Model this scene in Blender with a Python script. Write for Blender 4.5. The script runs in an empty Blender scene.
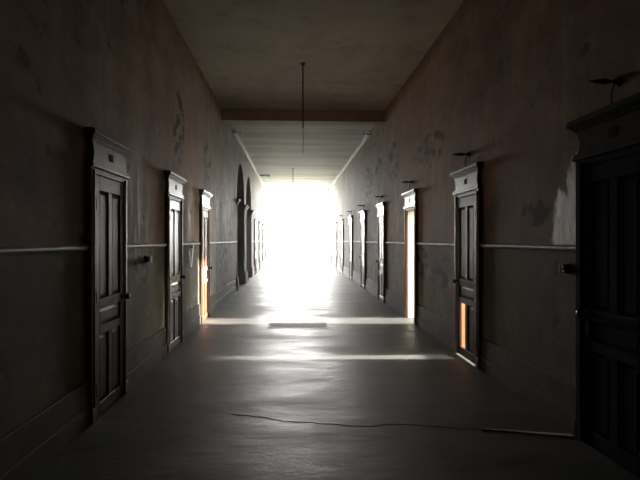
import bpy, bmesh, math, random
from mathutils import Vector, Matrix

random.seed(7)
SC = bpy.context.scene
COL = SC.collection
PI = math.pi

# ------------------------------------------------------------------ camera
F_PX, CAM_H, YAW = 530.0, 1.5, math.radians(2.92)
cam_data = bpy.data.cameras.new('camera')
cam_data.sensor_fit = 'HORIZONTAL'
cam_data.sensor_width = 36.0
cam_data.lens = 36.0 * F_PX / 640.0
cam_data.clip_start = 0.05
cam_data.clip_end = 300
cam = bpy.data.objects.new('camera', cam_data)
cam.location = (0, 0, CAM_H)
cam.rotation_euler = (PI / 2, 0, -YAW)
COL.objects.link(cam)
SC.camera = cam

# ------------------------------------------------------------------ sky, sun, exposure
XL, XR, ZC = -1.68, 2.21, 4.60          # corridor walls and ceiling
Y0, YE = -9.0, 32.0                      # corridor ends
WT = 0.45                                # wall thickness
SKY = 47.0
SUN = 55.0
HAZE = 0.0065
world = bpy.data.worlds.new('hazy_sky')
SC.world = world
world.use_nodes = True
bg = world.node_tree.nodes['Background']
bg.inputs[0].default_value = (1.0, 0.985, 0.95, 1)
bg.inputs[1].default_value = SKY

sun_d = bpy.data.lights.new('sun', 'SUN')
sun_d.energy = SUN
sun_d.angle = math.radians(3.0)
sun_d.color = (1.0, 0.93, 0.80)
sun = bpy.data.objects.new('sun', sun_d)
el = math.radians(13)
sdir = Vector((-math.cos(el), 0.03, -math.sin(el)))
sun.rotation_euler = sdir.to_track_quat('-Z', 'Y').to_euler()
sun.location = (30, 8, 12)
COL.objects.link(sun)

def portal(loc, direction, sx, sy):
    l = bpy.data.lights.new('window_daylight_portal', 'AREA')
    l.shape = 'RECTANGLE'
    l.size, l.size_y = sx, sy
    l.cycles.is_portal = True
    o = bpy.data.objects.new('window_daylight_portal', l)
    o.location = loc
    o.rotation_euler = Vector(direction).to_track_quat('-Z', 'Z').to_euler()
    COL.objects.link(o)

SC.view_settings.view_transform = 'Standard'
SC.view_settings.look = 'None'
SC.view_settings.gamma = 1.0
SC.view_settings.use_curve_mapping = False
SC.view_settings.exposure = -0.08
SC.cycles.max_bounces = 12
SC.cycles.diffuse_bounces = 6
SC.cycles.glossy_bounces = 4
SC.cycles.transparent_max_bounces = 8
SC.cycles.volume_bounces = 1
SC.cycles.use_denoising = True
SC.cycles.sample_clamp_indirect = 8.0

# ------------------------------------------------------------------ materials
def new_mat(name):
    m = bpy.data.materials.new(name)
    m.use_nodes = True
    nt = m.node_tree
    b = nt.nodes['Principled BSDF']
    return m, nt, b

class G:
    """small node-graph helper"""
    def __init__(s, nt):
        s.nt = nt
        s.pos = nt.nodes.new('ShaderNodeTexCoord').outputs['Object']
    def n(s, t, **kw):
        nd = s.nt.nodes.new(t)
        for k, v in kw.items(): setattr(nd, k, v)
        return nd
    def set(s, sock, v):
        if hasattr(v, 'is_linked') or isinstance(v, bpy.types.NodeSocket): s.nt.links.new(v, sock)
        else: sock.default_value = v
    def map(s, scale, loc=(0, 0, 0), vec=None):
        m = s.n('ShaderNodeMapping')
        s.nt.links.new(vec or s.pos, m.inputs[0])
        m.inputs['Location'].default_value = loc
        m.inputs['Scale'].default_value = scale
        return m.outputs[0]
    def noise(s, scale, vec=None, detail=4, rough=0.6):
        t = s.n('ShaderNodeTexNoise')
        s.nt.links.new(vec or s.pos, t.inputs['Vector'])
        t.inputs['Scale'].default_value = scale
        t.inputs['Detail'].default_value = detail
        t.inputs['Roughness'].default_value = rough
        return t.outputs['Fac']
    def rng(s, v, a, b, c=0.0, d=1.0):
        t = s.n('ShaderNodeMapRange')
        s.set(t.inputs[0], v)
        for i, x in enumerate((a, b, c, d)): t.inputs[i + 1].default_value = x
        return t.outputs[0]
    def math(s, op, a, b=0.0):
        t = s.n('ShaderNodeMath', operation=op)
        s.set(t.inputs[0], a); s.set(t.inputs[1], b)
        return t.outputs[0]
    def mix(s, f, a, b):
        t = s.n('ShaderNodeMix', data_type='RGBA')
        s.set(t.inputs[0], f)
        s.set(t.inputs[6], (*a, 1) if isinstance(a, tuple) else a)
        s.set(t.inputs[7], (*b, 1) if isinstance(b, tuple) else b)
        return t.outputs[2]
    def sep(s):
        t = s.n('ShaderNodeSeparateXYZ')
        s.nt.links.new(s.pos, t.inputs[0])
        return t.outputs
    def patch(s, cy, cz, ry, rz):
        """soft ellipse of wear on a wall, in metres along the wall and up"""
        v = s.map((0, 1 / ry, 1 / rz), (0, -cy / ry, -cz / rz))
        l = s.n('ShaderNodeVectorMath', operation='LENGTH')
        s.nt.links.new(v, l.inputs[0])
        return s.rng(l.outputs['Value'], 0.35, 1.0, 1.0, 0.0)
    def patches(s, lst):
        r = None
        for p in lst:
            q = s.patch(*p)
            r = q if r is None else s.math('MAXIMUM', r, q)
        return r
    def bump(s, b, h, strength, dist=0.02):
        t = s.n('ShaderNodeBump')
        t.inputs['Strength'].default_value = strength
        t.inputs['Distance'].default_value = dist
        s.nt.links.new(h, t.inputs['Height'])
        s.nt.links.new(t.outputs[0], b.inputs['Normal'])

def simple(name, c1, c2, scale, rough, spec=0.5, metallic=0.0, bump=0.15, stretch=(1, 1, 1)):
    m, nt, b = new_mat(name)
    g = G(nt)
    v = g.map(stretch)
    f = g.rng(g.noise(scale, v), 0.3, 0.7)
    nt.links.new(g.mix(f, c1, c2), b.inputs['Base Color'])
    b.inputs['Roughness'].default_value = rough
    b.inputs['Specular IOR Level'].default_value = spec
    b.inputs['Metallic'].default_value = metallic
    if bump: g.bump(b, g.noise(scale * 3, v), bump, 0.01)
    return m

def wall_mat(name, dark, pale, soft, ychange, ysoft):
    """two-colour distemper: brown-pink over the rail, olive grey below, bare plaster further along"""
    m, nt, b = new_mat(name)
    g = G(nt)
    x, y, z = g.sep()
    big = g.noise(0.9, detail=5)
    streak = g.noise(1.0, g.map((1, 5.5, 0.45)), detail=5)
    fine = g.noise(22, detail=3)
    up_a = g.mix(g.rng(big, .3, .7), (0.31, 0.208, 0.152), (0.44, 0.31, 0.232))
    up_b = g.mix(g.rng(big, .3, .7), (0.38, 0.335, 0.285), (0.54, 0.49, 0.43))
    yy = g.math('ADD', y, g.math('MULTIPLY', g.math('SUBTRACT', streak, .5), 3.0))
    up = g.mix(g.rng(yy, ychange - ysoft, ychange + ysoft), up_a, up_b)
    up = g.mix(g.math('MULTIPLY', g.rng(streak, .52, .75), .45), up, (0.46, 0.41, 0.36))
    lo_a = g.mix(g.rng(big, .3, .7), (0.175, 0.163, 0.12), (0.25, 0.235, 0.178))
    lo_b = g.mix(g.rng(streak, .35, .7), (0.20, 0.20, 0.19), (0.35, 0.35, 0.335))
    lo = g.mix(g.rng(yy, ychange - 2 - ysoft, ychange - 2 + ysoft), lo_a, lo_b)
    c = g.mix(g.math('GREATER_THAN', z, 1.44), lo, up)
    mott = g.noise(2.6, g.map((1, .8, 1.2), (1, 4, 2)), detail=8, rough=.72)
    c = g.mix(g.math('MULTIPLY', g.rng(mott, .50, .64), .5), c, (0.15, 0.115, 0.088))
    c = g.mix(g.math('MULTIPLY', g.rng(mott, .46, .36), .35), c, (0.55, 0.48, 0.40))
    # flaked paint: pale plaster
    sm = g.math('MULTIPLY', g.patches(soft), g.rng(g.noise(4.0, g.map((1, 2.5, 0.35)), detail=6), .46, .62))
    c = g.mix(g.math('MULTIPLY', sm, .75), c, (0.62, 0.58, 0.52))
    if pale:
        pn = g.noise(3.4, g.map((1, 2.2, 0.8)), detail=7, rough=.7)
        pm = g.rng(g.math('ADD', g.patches(pale), g.math('MULTIPLY', pn, 2.0)), 1.30, 1.50)
        pm = g.math('MULTIPLY', g.math('MULTIPLY', pm, g.rng(g.patches(pale), 0, .12)), g.math('GREATER_THAN', z, 1.44))
        c = g.mix(pm, c, g.mix(g.rng(pn, .35, .6), (0.45, 0.43, 0.40), (0.84, 0.82, 0.77)))
    else:
        pm = g.math('MULTIPLY', sm, .5)
    # dark mould and flaked spots
    sp = g.rng(g.noise(6.0, g.map((1, .55, 1)), detail=4), .49, .54)
    dm = g.math('MULTIPLY', g.rng(g.patches(dark), .0, .25), sp)
    c = g.mix(g.math('MULTIPLY', dm, .95), c, (0.03, 0.025, 0.021))
    blot = g.noise(1.3, g.map((1, .8, .7), (5, 2, 8)), detail=6)
    c = g.mix(g.math('MULTIPLY', g.rng(blot, .50, .66), .38), c, (0.11, 0.09, 0.075))
    sp2 = g.rng(g.noise(5.0, g.map((1, .9, .9), (3, 9, 4)), detail=6), .62, .67)
    c = g.mix(g.math('MULTIPLY', sp2, .7), c, (0.09, 0.075, 0.06))
    nt.links.new(c, b.inputs['Base Color'])
    nt.links.new(g.rng(pm, 0, 1, .75, .38), b.inputs['Roughness'])
    nt.links.new(g.rng(pm, 0, 1, .15, .5), b.inputs['Specular IOR Level'])
    g.bump(b, g.math('ADD', big, g.math('MULTIPLY', fine, .15)), 0.25, 0.04)
    return m

M = {}
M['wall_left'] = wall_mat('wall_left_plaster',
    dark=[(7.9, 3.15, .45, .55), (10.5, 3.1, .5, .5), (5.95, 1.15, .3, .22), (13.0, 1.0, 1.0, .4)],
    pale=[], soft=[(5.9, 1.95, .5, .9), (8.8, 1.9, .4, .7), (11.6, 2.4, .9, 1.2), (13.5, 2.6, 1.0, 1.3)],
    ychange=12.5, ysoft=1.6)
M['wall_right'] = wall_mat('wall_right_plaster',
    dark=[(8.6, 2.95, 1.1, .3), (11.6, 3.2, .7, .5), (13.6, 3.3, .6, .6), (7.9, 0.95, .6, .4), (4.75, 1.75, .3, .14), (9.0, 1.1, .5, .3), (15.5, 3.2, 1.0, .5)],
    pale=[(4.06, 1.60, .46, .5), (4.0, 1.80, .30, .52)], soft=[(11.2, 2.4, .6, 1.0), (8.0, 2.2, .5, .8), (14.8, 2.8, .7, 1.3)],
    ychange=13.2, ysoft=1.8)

def ceiling_mat():
    m, nt, b = new_mat('ceiling_plaster')
    g = G(nt)
    x, y, z = g.sep()
    big = g.noise(0.55, detail=6)
    band = g.noise(1.0, g.map((0.22, 1.9, 1)), detail=5)
    near = g.mix(g.rng(big, .3, .72), (0.40, 0.35, 0.295), (0.58, 0.515, 0.44))
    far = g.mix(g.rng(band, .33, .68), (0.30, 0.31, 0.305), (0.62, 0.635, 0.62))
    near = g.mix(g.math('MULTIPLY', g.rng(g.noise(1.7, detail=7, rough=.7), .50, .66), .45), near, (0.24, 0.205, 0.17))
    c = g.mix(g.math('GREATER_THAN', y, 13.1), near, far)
    cr = g.rng(g.math('ABSOLUTE', g.math('SUBTRACT', g.noise(.7, detail=7), .5)), 0.0, .006, .35, 0.0)
    c = g.mix(cr, c, (0.12, 0.10, 0.085))
    nt.links.new(c, b.inputs['Base Color'])
    b.inputs['Roughness'].default_value = .7
    b.inputs['Specular IOR Level'].default_value = .3
    g.bump(b, g.math('ADD', big, band), .2, .04)
    return m
M['ceiling'] = ceiling_mat()

def floor_mat():
    m, nt, b = new_mat('worn_concrete_floor')
    g = G(nt)
    a = g.noise(0.8, detail=6)
    s = g.noise(1.0, g.map((0.9, 1.9, 1)), detail=7)
    f = g.noise(30, detail=3)
    c = g.mix(g.rng(a, .3, .7), (0.088, 0.09, 0.086), (0.155, 0.157, 0.15))
    c = g.mix(g.math('MULTIPLY', g.rng(s, .55, .75), .6), c, (0.27, 0.265, 0.25))
    c = g.mix(g.math('MULTIPLY', g.rng(g.noise(6, detail=5), .64, .7), .7), c, (0.07, 0.068, 0.062))
    nt.links.new(c, b.inputs['Base Color'])
    r = g.rng(g.math('ADD', g.math('MULTIPLY', s, .6), g.math('MULTIPLY', a, .4)), .35, .65, .36, .60)
    nt.links.new(r, b.inputs['Roughness'])
    b.inputs['Specular IOR Level'].default_value = .25
    h = g.math('ADD', g.math('MULTIPLY', s, 1.0), g.math('MULTIPLY', f, .12))
    g.bump(b, h, .32, .03)
    return m
M['floor'] = floor_mat()

def door_mat():
    m, nt, b = new_mat('brown_varnished_door')
    g = G(nt)
    grain = g.noise(9, g.map((1, 3.2, .22)), detail=5)
    c = g.mix(g.rng(grain, .3, .7), (0.11, 0.044, 0.020), (0.19, 0.080, 0.038))
    z = g.sep()[2]
    band = g.math('MULTIPLY', g.rng(z, .66, .72), g.rng(z, .98, 1.06, 1, 0))
    sc = g.math('MULTIPLY', band, g.rng(g.noise(7, g.map((1, 1, 2.2))), .36, .46))
    c = g.mix(g.math('MULTIPLY', sc, .9), c, (0.82, 0.78, 0.73))
    nt.links.new(c, b.inputs['Base Color'])
    nt.links.new(g.rng(grain, .3, .7, .42, .54), b.inputs['Roughness'])
    b.inputs['Specular IOR Level'].default_value = .32
    g.bump(b, grain, .1, .01)
    return m
M['door'] = door_mat()
def dark_door():
    m = M['door'].copy(); m.name = 'dark_brown_door'
    for nd in m.node_tree.nodes:
        if nd.type == 'MIX' and not nd.inputs[6].is_linked:
            nd.inputs[6].default_value = (0.05, 0.030, 0.023, 1)
            nd.inputs[7].default_value = (0.095, 0.056, 0.042, 1)
    return m
M['door_dark'] = dark_door()
M['door_plain'] = M['door_dark'].copy(); M['door_plain'].name = 'dark_brown_door_unscuffed'
M['door_plain'].node_tree.nodes['Principled BSDF'].inputs['Specular IOR Level'].default_value = .13
for nd in M['door_plain'].node_tree.nodes:
    if nd.type == 'MIX' and nd.inputs[6].is_linked: nd.inputs[7].default_value = (0.045, 0.035, 0.028, 1)
for nd in M['door'].node_tree.nodes:                # fainter scuffs on the orange-brown door
    if nd.type == 'MIX' and nd.inputs[6].is_linked: nd.inputs[7].default_value = (0.26, 0.17, 0.12, 1)
dk = M['door_dark'].node_tree
for lk in list(dk.nodes['Principled BSDF'].inputs['Roughness'].links): dk.links.remove(lk)
dk.nodes['Principled BSDF'].inputs['Roughness'].default_value = .36
dk.nodes['Principled BSDF'].inputs['Specular IOR Level'].default_value = .36
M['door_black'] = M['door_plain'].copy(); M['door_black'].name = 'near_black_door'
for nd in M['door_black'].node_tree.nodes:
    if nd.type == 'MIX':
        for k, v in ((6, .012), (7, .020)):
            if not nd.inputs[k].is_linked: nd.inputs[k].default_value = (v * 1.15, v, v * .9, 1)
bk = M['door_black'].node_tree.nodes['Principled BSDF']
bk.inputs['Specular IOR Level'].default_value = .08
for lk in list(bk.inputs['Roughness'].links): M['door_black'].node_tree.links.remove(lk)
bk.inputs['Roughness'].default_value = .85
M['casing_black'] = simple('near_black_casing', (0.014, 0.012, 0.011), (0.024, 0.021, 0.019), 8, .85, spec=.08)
M['cornice_black'] = simple('near_black_moulding', (0.04, 0.034, 0.03), (0.065, 0.055, 0.048), 7, .8, spec=.1)  # moulding in the near-black tone of the nearest right-hand door
M['casing'] = simple('dark_varnished_casing', (0.075, 0.038, 0.026), (0.135, 0.070, 0.045), 8, .48, spec=.3, stretch=(1, 2, .3))
M['cornice'] = simple('worn_grey_brown_moulding', (0.095, 0.078, 0.068), (0.16, 0.133, 0.115), 7, .36, spec=.42)
M['hole'] = simple('painted_hole_shade', (0.02, 0.018, 0.016), (0.03, 0.027, 0.024), 8, .9, spec=.1)
M['iron'] = simple('dark_iron', (0.03, 0.028, 0.026), (0.055, 0.05, 0.045), 12, .5)
M['fitting'] = simple('dull_brown_iron', (0.075, 0.062, 0.05), (0.12, 0.10, 0.082), 12, .7, spec=.2)
M['steel'] = simple('worn_steel', (0.35, 0.34, 0.32), (0.5, 0.49, 0.46), 20, .35, metallic=.9)
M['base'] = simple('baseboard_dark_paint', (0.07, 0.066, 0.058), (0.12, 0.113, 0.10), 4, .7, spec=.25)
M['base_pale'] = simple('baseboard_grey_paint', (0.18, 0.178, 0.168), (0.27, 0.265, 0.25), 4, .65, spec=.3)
M['rail'] = simple('rail_pale_paint', (0.36, 0.355, 0.335), (0.54, 0.53, 0.51), 6, .5)
M['stone'] = simple('grey_stone_pier', (0.17, 0.17, 0.165), (0.26, 0.26, 0.25), 3, .7)
M['arch_soffit'] = simple('red_brown_arch_plaster', (0.27, 0.19, 0.16), (0.35, 0.26, 0.22), 2, .8)
M['beam'] = simple('brown_beam_plaster', (0.36, 0.28, 0.225), (0.46, 0.37, 0.30), 2, .75)
M['room'] = simple('peach_room_plaster', (0.82, 0.68, 0.52), (0.88, 0.76, 0.62), 1.5, .8)
M['room_pale'] = simple('cream_lining_boards', (0.88, 0.83, 0.73), (0.91, 0.87, 0.79), 3, .5)
M['lining'] = simple('orange_lining_boards', (0.62, 0.30, 0.13), (0.72, 0.38, 0.18), 3, .5)
M['white'] = simple('white_paint', (0.70, 0.70, 0.68), (0.80, 0.80, 0.78), 6, .5)
M['porcelain'] = simple('cream_porcelain', (0.66, 0.63, 0.56), (0.75, 0.72, 0.66), 6, .2)
M['mat'] = simple('dark_floor_plate', (0.05, 0.048, 0.038), (0.11, 0.10, 0.08), 9, .7)
M['crack'] = simple('crack_grit', (0.045, 0.045, 0.042), (0.08, 0.08, 0.075), 14, .8)
M['lip'] = simple('lip_painted_glint', (0.6, 0.59, 0.57), (0.72, 0.71, 0.69), 14, .4)  # pale colour stands in for the light this edge catches
M['ground'] = simple('pale_ground', (0.25, 0.26, 0.2), (0.35, 0.35, 0.28), .5, .9)

def glass_mat():
    m = bpy.data.materials.new('window_glass')
    m.use_nodes = True
    nt = m.node_tree
    nt.nodes.clear()
    o = nt.nodes.new('ShaderNodeOutputMaterial')
    mx = nt.nodes.new('ShaderNodeMixShader'); mx.inputs[0].default_value = .04
    t = nt.nodes.new('ShaderNodeBsdfTransparent')
    g = nt.nodes.new('ShaderNodeBsdfGlossy'); g.inputs['Roughness'].default_value = .05
    nt.links.new(t.outputs[0], mx.inputs[1]); nt.links.new(g.outputs[0], mx.inputs[2])
    nt.links.new(mx.outputs[0], o.inputs[0])
    return m
M['glass'] = glass_mat()

# ------------------------------------------------------------------ geometry helpers
def box(bm, x0, x1, y0, y1, z0, z1):
    vs = [bm.verts.new(p) for p in ((x0, y0, z0), (x1, y0, z0), (x1, y1, z0), (x0, y1, z0),
                                    (x0, y0, z1), (x1, y0, z1), (x1, y1, z1), (x0, y1, z1))]
    for f in ((3, 2, 1, 0), (4, 5, 6, 7), (0, 1, 5, 4), (1, 2, 6, 5), (2, 3, 7, 6), (3, 0, 4, 7)):
        bm.faces.new([vs[i] for i in f])

def lathe(bm, prof, axis='Z', loc=(0, 0, 0), n=12):
    """prof: (radius, height along axis)"""
    rings = []
    for r, h in prof:
        ring = []
        for k in range(n):
            a = 2 * PI * k / n
            p = {'Z': (r * math.cos(a), r * math.sin(a), h), 'X': (h, r * math.cos(a), r * math.sin(a)),
                 'Y': (r * math.sin(a), h, r * math.cos(a))}[axis]
            ring.append(bm.verts.new(Vector(p) + Vector(loc)))
        rings.append(ring)
    for a, b in zip(rings, rings[1:]):
        for k in range(n):
            bm.faces.new((a[k], a[(k + 1) % n], b[(k + 1) % n], b[k]))
    bm.faces.new(list(reversed(rings[0]))); bm.faces.new(rings[-1])

def tube(bm, pts, r, n=8):
    pts = [Vector(p) for p in pts]
    rings = []
    for i, p in enumerate(pts):
        t = (pts[min(i + 1, len(pts) - 1)] - pts[max(i - 1, 0)]).normalized()
        u = t.orthogonal().normalized() if abs(t.x) < .9 else t.cross(Vector((0, 0, 1))).normalized()
        v = t.cross(u)
        rings.append([bm.verts.new(p + r * (math.cos(2 * PI * k / n) * u + math.sin(2 * PI * k / n) * v)) for k in range(n)])
    for a, b in zip(rings, rings[1:]):
        for k in range(n):
            bm.faces.new((a[k], a[(k + 1) % n], b[(k + 1) % n], b[k]))
    bm.faces.new(list(reversed(rings[0]))); bm.faces.new(rings[-1])

def prism(bm, prof, y0, y1):
    """extrude an XZ outline along Y"""
    a = [bm.verts.new((x, y0, z)) for x, z in prof]
    b = [bm.verts.new((x, y1, z)) for x, z in prof]
    n = len(prof)
    for k in range(n):
        bm.faces.new((a[k], a[(k + 1) % n], b[(k + 1) % n], b[k]))
    bm.faces.new(list(reversed(a))); bm.faces.new(b)

def obj(name, bm, mat, parent=None, bevel=0.0, smooth=False):
    bmesh.ops.recalc_face_normals(bm, faces=bm.faces[:])
    if bevel:
        bmesh.ops.bevel(bm, geom=[e for e in bm.edges], offset=bevel, segments=1, affect='EDGES')
    if smooth:
        for f in bm.faces: f.smooth = True
    me = bpy.data.meshes.new(name)
    bm.to_mesh(me); bm.free()
    me.materials.append(mat)
    o = bpy.data.objects.new(name, me)
    COL.objects.link(o)
    if parent: o.parent = parent
    return o

def boxes(name, lst, mat, parent=None, bevel=0.0):
    bm = bmesh.new()
    for b in lst: box(bm, *b)
    return obj(name, bm, mat, parent, bevel)

def struct(o, label=None, cat=None):
    o['kind'] = 'structure'
    if label: o['label'] = label
    if cat: o['category'] = cat
    return o

def tag(o, label, cat, group=None):
    o['label'] = label; o['category'] = cat
    if group: o['group'] = group
    return o

def empty(name, loc=(0, 0, 0), rz=0.0):
    o = bpy.data.objects.new(name, None)
    o.location = loc
    o.rotation_euler = (0, 0, rz)
    COL.objects.link(o)
    return o

# ------------------------------------------------------------------ layout
CW, LW = 0.94, 0.74                        # casing and leaf width
OW, OH = 0.78, 2.08                        # opening in the wall
LEFT_DOORS = [4.86, 7.50, 10.06, 23.6, 26.6, 29.6]
RIGHT_DOORS = [3.49, 6.55, 9.74, 13.0, 16.4, 19.9, 23.5, 26.9, 30.2]
ARCHES = [(15.95, 18.45), (19.1, 21.5)]    # near and far jamb
SPRING = 2.72
WIN_X0, WIN_X1, WIN_Z0, WIN_Z1 = XL + .08, XR - .08, 0.06, 4.58
ROOM_X = 5.6                               # outer wall of the side rooms
ROOMS = [(4.95, 8.10), (8.22, 11.4)]
RW_Z0, RW_Z1 = 0.45, 3.8

# ------------------------------------------------------------------ floor, ceiling
fl = boxes('floor', [(XL - WT - 2.6, ROOM_X + .4, Y0 - .3, YE + .3, -0.2, 0.0)], M['floor'])
struct(fl, 'worn grey concrete floor running the length of the corridor', 'floor')
ce = boxes('ceiling', [(XL - WT - 2.6, ROOM_X + .4, Y0 - .3, YE + .3, ZC, ZC + .2)], M['ceiling'])
struct(ce, 'stained plaster ceiling of the corridor', 'ceiling')

# irregular crack right across the floor, with a raised lip near the right wall, its caught light painted pale
def ribbon(pts, w, z):
    bm = bmesh.new()
    top = []
    for (x, y), ww in zip(pts, w):
        top.append((bm.verts.new((x, y - ww, z)), bm.verts.new((x, y + ww, z)), bm.verts.new((x, y - ww, 0.0)), bm.verts.new((x, y + ww, 0.0))))
    for a, b in zip(top, top[1:]):
        bm.faces.new((a[0], b[0], b[1], a[1]))
        bm.faces.new((a[2], b[2], b[0], a[0]))
        bm.faces.new((a[1], b[1], b[3], a[3]))
        bm.faces.new((a[3], b[3], b[2], a[2]))
    bm.faces.new((top[0][0], top[0][1], top[0][3], top[0][2]))
    bm.faces.new((top[-1][2], top[-1][3], top[-1][1], top[-1][0]))
    return bm
crack_px = [(232, 414), (262, 417), (284, 421), (306, 422), (330, 424), (352, 426), (368, 426), (392, 424),
            (420, 425), (446, 427), (462, 429), (476, 428), (492, 430)]
lip_px = [(480, 429), (510, 431), (540, 433.4), (572, 435.5)]
def floor_pt(px, py):
    d = F_PX * CAM_H / (py - 240)
    r = (px - 320) * d / F_PX
    return (d * math.sin(YAW) + r * math.cos(YAW), d * math.cos(YAW) - r * math.sin(YAW))
cp = []
for a, b in zip(crack_px, crack_px[1:]):
    for k in range(4):
        t = k / 4
        x, y = floor_pt(a[0] + (b[0] - a[0]) * t, a[1] + (b[1] - a[1]) * t)
        cp.append((x, y + random.uniform(-.012, .012)))
obj('crack', ribbon(cp, [random.uniform(.002, .006) for _ in cp], .0015), M['crack'], fl)
lp = [floor_pt(*p) for p in lip_px]
bm = ribbon(lp, [.008, .016, .026, .03], .007)
for v in bm.verts:                                   # the lip slopes down towards the far side
    if v.co.z > .005 and any(v.co.y > py for px, py in lp if abs(px - v.co.x) < .001): v.co.z = .002
obj('crack_lip', bm, M['lip'], fl)

# ------------------------------------------------------------------ walls
def wall_with_holes(name, x0, x1, ya, yb, holes, mat):
    """holes: (y0, y1, ztop) rectangular openings from the floor"""
    bm = bmesh.new()
    y = ya
    for h0, h1, zt in sorted(holes):
        box(bm, x0, x1, y, h0, 0, ZC)
        box(bm, x0, x1, h0, h1, zt, ZC)
        y = h1
    box(bm, x0, x1, y, yb, 0, ZC)
    return obj(name, bm, mat)

wr = wall_with_holes('wall_right', XR, XR + WT, Y0, YE,
                     [(RIGHT_DOORS[i] - OW / 2, RIGHT_DOORS[i] + OW / 2, OH) for i in (1, 2)], M['wall_right'])
struct(wr, 'long stained plaster wall lined with evenly spaced doors', 'wall')

# left wall with two arched openings
bm = bmesh.new()
y = Y0
for a0, a1 in ARCHES:
    box(bm, XL - WT, XL, y, a0, 0, ZC)
    r, cy, n = (a1 - a0) / 2, (a0 + a1) / 2, 20
    arc = [(cy - r * math.cos(PI * k / n), SPRING + r * math.sin(PI * k / n)) for k in range(n + 1)]
    for (ya_, za_), (yb_, zb_) in zip(arc, arc[1:]):
        v = [bm.verts.new(p) for p in ((XL, ya_, za_), (XL, yb_, zb_), (XL, yb_, ZC), (XL, ya_, ZC),
                                       (XL - WT, ya_, za_), (XL - WT, yb_, zb_), (XL - WT, yb_, ZC), (XL - WT, ya_, ZC))]
        for f in ((0, 1, 2, 3), (7, 6, 5, 4), (4, 5, 1, 0), (2, 6, 7, 3)):
            bm.faces.new([v[i] for i in f])
    y = a1
box(bm, XL - WT, XL, y, YE, 0, ZC)
wl = obj('wall_left', bm, M['wall_left'])
struct(wl, 'long stained plaster wall with doors and two arched openings', 'wall')

# grey stone facing, impost and plinth of every arch jamb; plaster lining of the arch
for a0, a1 in ARCHES:
    for yj, s in ((a0, 1), (a1, -1)):
        def seg(p, w0, w1, z0, z1):
            ys = sorted((yj - s * w0, yj + s * w1))
            return (XL - WT - p, XL + p, ys[0], ys[1], z0, z1)
        boxes('jamb_facing', [seg(.012, .16, .012, .42, SPRING - .2)], M['stone'], wl)
        boxes('plinth', [seg(.06, .2, .06, 0, .36), seg(.04, .18, .04, .36, .42)], M['stone'], wl, .008)
        boxes('impost', [seg(.03, .17, .03, SPRING - .2, SPRING - .14), seg(.06, .2, .06, SPRING - .14, SPRING - .07),
                         seg(.10, .24, .10, SPRING - .07, SPRING)], M['stone'], wl, .008)
    bm = bmesh.new()
    r, cy, n = (a1 - a0) / 2, (a0 + a1) / 2, 24
    for k in range(n):
        q = []
        for rr, xx in ((r + .001, XL - .005), (r + .001, XL - WT + .005), (r - .015, XL - WT + .005), (r - .015, XL - .005)):
            for kk in (k, k + 1):
                t = PI * kk / n
                q.append(bm.verts.new((xx, cy - rr * math.cos(t), SPRING + rr * math.sin(t))))
        for f in ((0, 1, 3, 2), (2, 3, 5, 4), (4, 5, 7, 6), (6, 7, 1, 0)):
            bm.faces.new([q[i] for i in f])
    obj('arch_lining', bm, M['arch_soffit'], wl)

# dim stair hall behind the arches
hx = XL - WT - 2.5
wh = boxes('wall_stair_hall', [(hx - .1, hx, 15.0, 22.4, 0, ZC), (hx, XL - WT, 15.0, 15.1, 0, ZC), (hx, XL - WT, 22.3, 22.4, 0, ZC)], M['arch_soffit'])
struct(wh, 'red-brown plaster walls of the hall behind the arches', 'wall')

wn = boxes('wall_near', [(XL, XR, Y0, Y0 + .1, 0, ZC)], M['wall_left'])
struct(wn, 'plaster wall closing the near end of the corridor', 'wall')
we = boxes('wall_end', [(XL, WIN_X0, YE - .1, YE + .15, 0, ZC), (WIN_X1, XR, YE - .1, YE + .15, 0, ZC),
                        (WIN_X0, WIN_X1, YE - .1, YE + .15, WIN_Z1, ZC), (WIN_X0, WIN_X1, YE - .1, YE + .15, 0, WIN_Z0)], M['white'])
struct(we, 'pale wall around the glaring window closing the corridor', 'wall')
# end window
w1 = struct(empty('window_1', ((WIN_X0 + WIN_X1) / 2, YE, 0)), 'tall glaring window filling the end of the corridor', 'window')
def win_local(o, lst):
    return [(a - o.location.x, b - o.location.x, c - o.location.y, d - o.location.y, e, f) for a, b, c, d, e, f in lst]
boxes('window_frame', win_local(w1, [(WIN_X0, WIN_X0 + .05, YE, YE + .06, WIN_Z0, WIN_Z1), (WIN_X1 - .05, WIN_X1, YE, YE + .06, WIN_Z0, WIN_Z1),
      (WIN_X0 + .05, WIN_X1 - .05, YE, YE + .06, WIN_Z0, WIN_Z0 + .05), (WIN_X0 + .05, WIN_X1 - .05, YE, YE + .06, WIN_Z1 - .05, WIN_Z1)]), M['white'], w1)
boxes('pane', win_local(w1, [(WIN_X0 + .05, WIN_X1 - .05, YE + .03, YE + .034, WIN_Z0 + .05, WIN_Z1 - .05)]), M['glass'], w1)
portal(((WIN_X0 + WIN_X1) / 2, YE + .07, (WIN_Z0 + WIN_Z1) / 2), (0, -1, 0), WIN_X1 - WIN_X0, WIN_Z1 - WIN_Z0)

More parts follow.
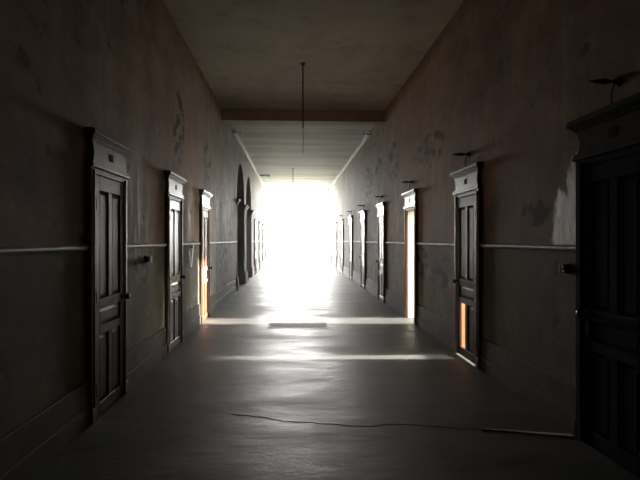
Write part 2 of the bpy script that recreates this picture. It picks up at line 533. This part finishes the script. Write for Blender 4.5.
# side rooms behind the broken and the open door
ra, rb = ROOMS[0][0], ROOMS[1][1]
parts = [(XR + WT, ROOM_X, ra - .12, ra, 0, ZC), (XR + WT, ROOM_X, ROOMS[0][1], ROOMS[1][0], 0, ZC), (XR + WT, ROOM_X, rb, rb + .12, 0, ZC)]
outer, y = [], ra - .12
RWIN = [(RIGHT_DOORS[1] - .8, RIGHT_DOORS[1] + .7), (RIGHT_DOORS[2] - 1.4, RIGHT_DOORS[2] + .6)]
for w0, w1_ in RWIN:
    outer += [(ROOM_X, ROOM_X + .3, y, w0, 0, ZC), (ROOM_X, ROOM_X + .3, w0, w1_, 0, RW_Z0), (ROOM_X, ROOM_X + .3, w0, w1_, RW_Z1, ZC)]
    y = w1_
outer.append((ROOM_X, ROOM_X + .3, y, rb + .12, 0, ZC))
wo = boxes('wall_room_outer', outer, M['room'])
struct(wo, 'peach outer wall of the sunlit side rooms', 'wall')
wp = boxes('wall_room_partition', parts, M['room'])
struct(wp, 'peach partition walls of the sunlit side rooms', 'wall')
for i, (w0, w1_) in enumerate(RWIN):
    w = struct(empty('window_%d' % (i + 2), (ROOM_X + .15, (w0 + w1_) / 2, 0)), 'tall window of the side room with the %s door' % ('broken' if i == 0 else 'open'), 'window')
    h = (w1_ - w0) / 2
    boxes('window_frame', [(-.03, .03, -h, -h + .04, RW_Z0, RW_Z1), (-.03, .03, h - .04, h, RW_Z0, RW_Z1),
                           (-.03, .03, -h + .04, h - .04, RW_Z0, RW_Z0 + .04), (-.03, .03, -h + .04, h - .04, RW_Z1 - .04, RW_Z1)], M['white'], w)
    boxes('pane', [(-.002, .002, -h + .04, h - .04, RW_Z0 + .04, RW_Z1 - .04)], M['glass'], w)
    portal((ROOM_X + .25, (w0 + w1_) / 2, (RW_Z0 + RW_Z1) / 2), (-1, 0, 0), w1_ - w0, RW_Z1 - RW_Z0)

# ceiling beam, rails, baseboards, cove moulding
bmY = 12.62
bo = boxes('trim_1', [(XL, XR, bmY, bmY + .36, ZC - .27, ZC)], M['beam'], bevel=.006)
struct(bo, 'brown plastered ceiling beam crossing the corridor', 'beam')

def spans(doors, extra=()):
    cuts = sorted([(d - CW / 2, d + CW / 2) for d in doors] + list(extra))
    out, y = [], Y0 + .1
    for a, b in cuts:
        if a - y > .05: out.append((y, a))
        y = max(y, b)
    out.append((y, YE - .1))
    return out
ARCH_CUT = [(ARCHES[0][0] - .24, ARCHES[1][1] + .24)]
SP = {'left': spans(LEFT_DOORS, ARCH_CUT), 'right': spans(RIGHT_DOORS)}
for side, xw, s, tn in (('left', XL, 1, 2), ('right', XR, -1, 3)):
    rail = struct(empty('trim_%d' % tn, (xw, 0, 0)), 'pale dado rail along the %s' % ('wall with the arches' if side == 'left' else 'wall of evenly spaced doors'), 'rail')
    base = struct(empty('baseboard_' + side, (xw, 0, 0)), 'dark baseboard along the %s' % ('wall with the arches' if side == 'left' else 'wall of evenly spaced doors'), 'baseboard')
    for a, b in SP[side]:
        bm = bmesh.new()
        prism(bm, [(0, 1.415), (s * .018, 1.418), (s * .030, 1.432), (s * .030, 1.446), (s * .012, 1.460), (0, 1.460)], a, b)
        obj('rail_length', bm, M['rail'], rail)
        bm = bmesh.new()
        prism(bm, [(0, 0), (s * .034, 0), (s * .034, .150), (s * .022, .155), (s * .022, .355), (s * .018, .36), (0, .36)], a, b)
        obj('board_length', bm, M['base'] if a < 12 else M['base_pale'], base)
    cove = struct(empty('trim_%d' % (tn + 2), (xw, 0, 0)), 'pale cove moulding under the ceiling of the %s' % ('wall with the arches' if side == 'left' else 'wall of evenly spaced doors'), 'moulding')
    bm = bmesh.new()
    prism(bm, [(0, ZC), (s * .07, ZC), (s * .07, ZC - .015), (s * .04, ZC - .03), (s * .02, ZC - .06), (0, ZC - .07)], 15.0, YE - .1)
    obj('moulding_length', bm, M['base_pale'], cove)

# ------------------------------------------------------------------ doors  (local x = out of the wall, y = along the wall)
def panel(bm, y0, y1, z0, z1, x):
    """raised-and-fielded panel: a sloping field proud in the middle"""
    e = .035
    o = [(y0, z0), (y1, z0), (y1, z1), (y0, z1)]
    i = [(y0 + e, z0 + e), (y1 - e, z0 + e), (y1 - e, z1 - e), (y0 + e, z1 - e)]
    vb = [bm.verts.new((x - .016, *p)) for p in o]
    vo = [bm.verts.new((x - .006, *p)) for p in o]
    vi = [bm.verts.new((x + .006, *p)) for p in i]
    for k in range(4):
        bm.faces.new((vb[k], vb[(k + 1) % 4], vo[(k + 1) % 4], vo[k]))
        bm.faces.new((vo[k], vo[(k + 1) % 4], vi[(k + 1) % 4], vi[k]))
    bm.faces.new(vi); bm.faces.new(list(reversed(vb)))

def make_door(name, loc, rz, knob, label, broken=False, open_leaf=False, detail=True, wood='door_dark'):
    """knob: side (+1/-1 in local y) of the knob; the hinges are on the other side"""
    root = struct(empty(name, loc, rz), label, 'door')
    h = CW / 2
    lw = LW / 2
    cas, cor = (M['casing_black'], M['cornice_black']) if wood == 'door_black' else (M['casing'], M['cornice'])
    # casing: two jambs and a head, with an inner bead
    for s in (-1, 1):
        ys = sorted((s * (lw + .004), s * h))
        bm = bmesh.new()
        box(bm, 0, .046, ys[0], ys[1], 0, 2.10)
        yi = sorted((s * (lw + .02), s * (lw + .045)))
        box(bm, .046, .055, yi[0], yi[1], 0.12, 2.08)
        box(bm, .046, .058, ys[0], ys[1], 0, .12)
        obj('jamb', bm, cas, root, .003)
    boxes('head', [(0, .046, -lw - .004, lw + .004, 2.05, 2.10)], cas, root, .003)
    # entablature: architrave moulding, frieze with concave ends, projecting cornice
    boxes('architrave_moulding', [(0, .068, -h - .015, h + .015, 2.10, 2.13), (0, .058, -h, h, 2.13, 2.15)], cor, root, .004)
    bm = bmesh.new()
    prof = []
    for k in range(9):
        t = k / 8
        prof.append((h - .035 - .035 * math.sin(PI * t) + .02 * t, 2.15 + .165 * t))
    pts = [(-a, z) for a, z in prof] + [(a, z) for a, z in reversed(prof)]
    fa = [bm.verts.new((0, a, z)) for a, z in pts]
    fb = [bm.verts.new((.048, a, z)) for a, z in pts]
    for k in range(len(pts)):
        bm.faces.new((fa[k], fa[(k + 1) % len(pts)], fb[(k + 1) % len(pts)], fb[k]))
    bm.faces.new(list(reversed(fa))); bm.faces.new(fb)
    fr = obj('frieze', bm, cor, root)
    if detail:
        boxes('vent_hole_plate', [(.046, .0505, -.045, .045, 2.20, 2.265)], M['hole'], fr)  # raised dark plate; its colour stands in for the shade inside the hole
    bm = bmesh.new()
    for p, o, z0, z1 in ((.056, .0, 2.315, 2.328), (.066, .015, 2.328, 2.345), (.080, .035, 2.345, 2.362), (.096, .055, 2.362, 2.40), (.085, .045, 2.40, 2.41)):
        box(bm, 0, p, -h - o, h + o, z0, z1)
    obj('cornice', bm, cor, root, .004)
    # leaf
    x0, x1 = .004, .040
    zb, zt = .012, 2.046
    leaf = bpy.data.objects.new('door_leaf', None)
    st, ms = .10, .09                                   # stile and muntin widths
    rails = [(zb, .115), (.69, .765), (.915, 1.0), (1.92, zt)]
    bm = bmesh.new()
    box(bm, x0, x1, -lw, -lw + st, zb, zt); box(bm, x0, x1, lw - st, lw, zb, zt)
    for a, b in rails: box(bm, x0, x1, -lw + st, lw - st, a, b)
    box(bm, x0, x1, -ms / 2, ms / 2, .115, .69); box(bm, x0, x1, -ms / 2, ms / 2, 1.0, 1.92)
    leaf = obj('door_leaf', bm, M[wood], root, .004)
    fields = [(-lw + st, -ms / 2, 1.0, 1.92, 'upper_panel'), (ms / 2, lw - st, 1.0, 1.92, 'upper_panel'),
              (-lw + st, lw - st, .765, .915, 'middle_panel'),
              (-lw + st, -ms / 2, .115, .69, 'lower_panel'), (ms / 2, lw - st, .115, .69, 'lower_panel')]
    for k, (a, b, c, d, nm) in enumerate(fields):
        if broken and k == 3: continue                  # kicked-out panel
        bm = bmesh.new()
        panel(bm, a, b, c, d, x1 - .014)
        obj(nm, bm, M[wood], leaf)
    if detail:
        bm = bmesh.new()
        lathe(bm, [(.030, 0), (.030, .004), (.011, .008), (.011, .035), (.026, .045), (.031, .060), (.024, .074), (.006, .079)], 'X', (x1, knob * (lw - .05), .96), 14)
        obj('knob', bm, M['iron'], leaf, smooth=True)
        boxes('keyhole_plate', [(x1, x1 + .003, knob * (lw - .05) - .018, knob * (lw - .05) + .018, .80, .90)], M['iron'], leaf)
    for zz in (.25, 1.02, 1.80):
        bm = bmesh.new()
        lathe(bm, [(.011, zz - .05), (.011, zz + .05)], 'Z', (x1 + .002, -knob * (lw - .006), 0), 8)
        obj('hinge', bm, M['iron'], leaf)
    if open_leaf:
        # swung about its hinge edge into the room behind
        hy = -knob * (lw - .0)
        ang = knob * math.radians(100)
        R = Matrix.Rotation(ang, 4, 'Z')
        hinge = Vector((-WT + .05, hy, 0))
        leaf.matrix_local = Matrix.Translation(hinge) @ R @ Matrix.Translation(Vector((0, -hy, 0)))
    return root

LL = ['dark panelled door with corniced surround beside the round wall switch',
      'dark panelled door with pale scuffed middle panel beside the hanging white strap',
      'orange-brown panelled door lit by sunlight from the open doorway opposite',
      'first glare-washed door beyond the two arches', 'second glare-washed door beyond the two arches',
      'third glare-washed door beyond the two arches, nearest the end window']
RL = ['black panelled door beside the flaked pale plaster',
      'dark panelled door with one lower panel broken out and glowing orange',
      'open doorway with dazzling daylight and corniced surround',
      'first closed door beyond the dazzling open doorway', 'second closed door beyond the dazzling open doorway',
      'third closed door beyond the dazzling open doorway', 'fourth closed door beyond the dazzling open doorway',
      'fifth closed door beyond the dazzling open doorway',
      'sixth closed door beyond the dazzling open doorway, nearest the end window']
n = 1
for y, l in zip(LEFT_DOORS, LL):
    make_door('door_%d' % n, (XL, y, 0), 0, 1, l, detail=y < 14, wood={1: 'door_plain', 3: 'door'}.get(n, 'door_dark'))
    n += 1
for i, (y, l) in enumerate(zip(RIGHT_DOORS, RL)):
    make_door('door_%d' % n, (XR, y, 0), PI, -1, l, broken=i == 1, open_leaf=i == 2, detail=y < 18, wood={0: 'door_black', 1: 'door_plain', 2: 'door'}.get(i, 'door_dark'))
    n += 1

# plank lining of the deep doorway of the two pierced openings
for i in (1, 2):
    y = RIGHT_DOORS[i]
    for s in (-1, 1):
        a, b = sorted((y + s * OW / 2, y + s * (OW / 2 - .014)))
        boxes('doorway_lining', [(XR + .005, XR + WT, a, b, 0, OH)], M['lining' if i == 1 else 'room_pale'], wr)

# ------------------------------------------------------------------ small pointed fittings over the right-hand doors
names = ['the black door', 'the broken-panelled door', 'the dazzling open doorway', 'the first closed door beyond the open doorway',
         'the second closed door beyond the open doorway', 'the third closed door beyond the open doorway',
         'the fourth closed door beyond the open doorway', 'the fifth closed door beyond the open doorway']
def make_fitting(loc, label):
    t = tag(empty('signal_fitting', loc), label, 'fitting', 'pointed fittings above the doors')
    bm = bmesh.new()
    tube(bm, [(-.05, 0, 0), (-.052, .0, .06), (-.046, .0, .11), (-.03, 0, .150), (-.02, 0, .165)], .005)
    obj('rod', bm, M['fitting'], t, smooth=True)
    bm = bmesh.new()
    lathe(bm, [(.034, 0), (.034, .010), (.018, .018), (.020, .034), (.010, .045)][::1], 'X', (0, 0, 0), 12)
    o = obj('wall_rose', bm, M['fitting'], t, smooth=True)
    o.location = (-.0, 0, .165); o.rotation_euler = (0, 0, PI)
    bm = bmesh.new()
    lathe(bm, [(.010, 0), (.014, .02), (.024, .055), (.022, .09), (.013, .13), (.003, .175)], 'X', (0, 0, 0), 12)
    o = obj('pointed_shade', bm, M['fitting'], t, smooth=True)
    o.location = (-.04, 0, .165); o.rotation_euler = (0, 0, PI)
    o.scale = (1, 1, .8)
for y, nm in zip(RIGHT_DOORS, names):
    make_fitting((XR, y, 2.41), 'dark pointed fitting above ' + nm)

# ------------------------------------------------------------------ hanging rods
def hang(x, y, z_mid, z_end, label):
    t = tag(empty('ceiling_rod', (x, y, ZC)), label, 'rod')
    bm = bmesh.new(); lathe(bm, [(.012, -.05), (.04, -.02), (.045, 0)], 'Z', (0, 0, 0), 12); obj('ceiling_rose', bm, M['iron'], t, smooth=True)
    bm = bmesh.new(); lathe(bm, [(.013, z_mid - ZC), (.013, -.04)], 'Z', (0, 0, 0), 8); obj('rod', bm, M['iron'], t)
    bm = bmesh.new(); tube(bm, [(0, 0, z_mid - ZC), (.004, 0, (z_mid + z_end) / 2 - ZC), (0, 0, z_end - ZC)], .006, 6); obj('wire', bm, M['iron'], t)
hang(.175, 9.3, 3.46, 3.02, 'thick dark rod with wire hanging in front of the ceiling beam')
hang(0.0, 23.0, 4.0, 3.55, 'thin dark rod hanging beyond the ceiling beam near the glare')

# iron brackets where the cove moulding starts
for xw, s, l in ((XL, 1, 'arches'), (XR, -1, 'evenly spaced doors')):
    b = tag(empty('iron_bracket', (xw, 14.93, ZC - .03)), 'small dark iron bracket under the ceiling on the wall with the ' + l, 'bracket')
    boxes('wall_plate', [(0, .01, -.05, .05, -.14, .0)] if s > 0 else [(-.01, 0, -.05, .05, -.14, .0)], M['iron'], b)
    bm = bmesh.new(); tube(bm, [(s * .005, 0, -.07), (s * .10, 0, -.075), (s * .2, 0, -.06), (s * .21, 0, -.02)], .016); obj('arm', bm, M['iron'], b)

# ceiling grille
gt = tag(empty('ceiling_grille', (XL + .34, 25.6, ZC)), 'small dark slatted grille on the ceiling beyond the arches', 'grille')
boxes('frame', [(-.24, .24, -.32, -.28, -.05, 0), (-.24, .24, .28, .32, -.05, 0), (-.24, -.2, -.28, .28, -.05, 0), (.2, .24, -.28, .28, -.05, 0)], M['iron'], gt)
for k in range(6):
    yy = -.235 + k * .094
    boxes('slat', [(-.2, .2, yy - .04, yy + .03, -.035, -.02)], M['iron'], gt)

# ------------------------------------------------------------------ switches, strap, floor plate
def switch(loc, s, label):
    t = tag(empty('rotary_switch', loc), label, 'switch', 'round wall switches')
    bm = bmesh.new(); lathe(bm, [(.045, 0), (.045, .016 * s), (.040, .02 * s)], 'X', (0, 0, 0), 18); obj('base_plate', bm, M['iron'], t)
    bm = bmesh.new(); lathe(bm, [(.036, .02 * s), (.036, .042 * s), (.028, .052 * s)], 'X', (0, 0, 0), 18); obj('cover', bm, M['iron'], t)
    bm = bmesh.new(); lathe(bm, [(.010, .052 * s), (.010, .066 * s)], 'X', (0, 0, 0), 10); st = obj('stem', bm, M['steel'], t)
    boxes('toggle', [tuple(sorted((.062 * s, .076 * s))) + (-.014, .014, -.036, .036)], M['porcelain'], t, .003)
switch((XL, 6.12, 1.28), 1, 'round dark wall switch with pale toggle beside a mould stain, under the rail')
switch((XR, 4.15, 1.27), -1, 'round dark wall switch with pale toggle next to the black door')

# white strap hanging from the rail in a V
t = tag(empty('hanging_strap', (XL + .032, 8.72, 1.42)), 'white strap looped in a V hanging from the dado rail', 'strap')
bm = bmesh.new()
def strip(a, b, w, th):
    a, b = Vector(a), Vector(b)
    dy = Vector((0, w / 2, 0)); dx = Vector((th, 0, 0))
    v = [bm.verts.new(p) for p in (a - dy, a + dy, b + dy, b - dy, a - dy + dx, a + dy + dx, b + dy + dx, b - dy + dx)]
    for f in ((3, 2, 1, 0), (4, 5, 6, 7), (0, 1, 5, 4), (1, 2, 6, 5), (2, 3, 7, 6), (3, 0, 4, 7)): bm.faces.new([v[i] for i in f])
strip((0, .16, 0), (.0, -.03, -.36), .07, .006)
obj('front_band', bm, M['white'], t)
bm = bmesh.new()
strip((-.008, -.16, -.10), (-.008, -.03, -.36), .05, .006)
obj('back_band', bm, M['white'], t)
bm = bmesh.new(); lathe(bm, [(.014, -.03), (.014, .02)], 'X', (0, 0.0, -.035), 10); obj('hook', bm, M['iron'], t)

# floor plate set in the floor
px0, px1, py0, py1 = -.44, .62, 9.05, 9.6
t = tag(empty('floor_plate', ((px0 + px1) / 2, (py0 + py1) / 2, 0)), 'dark rectangular plate lying on the floor by the sunlit strip', 'floor plate')
hx_, hy_ = (px1 - px0) / 2, (py1 - py0) / 2
boxes('rim', [(-hx_, hx_, -hy_, -hy_ + .03, 0, .005), (-hx_, hx_, hy_ - .03, hy_, 0, .005), (-hx_, -hx_ + .03, -hy_ + .03, hy_ - .03, 0, .005), (hx_ - .03, hx_, -hy_ + .03, hy_ - .03, 0, .005)], M['iron'], t)
boxes('tread', [(-hx_ + .03, hx_ - .03, -hy_ + .03, hy_ - .03, 0, .003)], M['mat'], t)

# ground outside
gr = boxes('ground', [(-60, 90, -60, 140, -.5, -.21)], M['ground'])
struct(gr, 'pale ground outside the windows', 'ground')

# haze volume added beyond the ceiling beam to imitate lens glare from the window
hz = boxes('glare_haze', [(XL + .26, XR - .26, 13.1, YE - .12, .012, ZC - .14)], M['white'])
hm = bpy.data.materials.new('glare_haze')
hm.use_nodes = True
hm.node_tree.nodes.clear()
ho = hm.node_tree.nodes.new('ShaderNodeOutputMaterial')
hv = hm.node_tree.nodes.new('ShaderNodeVolumeScatter')
hv.inputs['Density'].default_value = HAZE
hv.inputs['Anisotropy'].default_value = .7
hm.node_tree.links.new(hv.outputs[0], ho.inputs['Volume'])
hz.data.materials[0] = hm
hz['kind'] = 'stuff'
hz['label'] = 'thin haze volume added to spread the glare of the end window'
hz['category'] = 'haze'
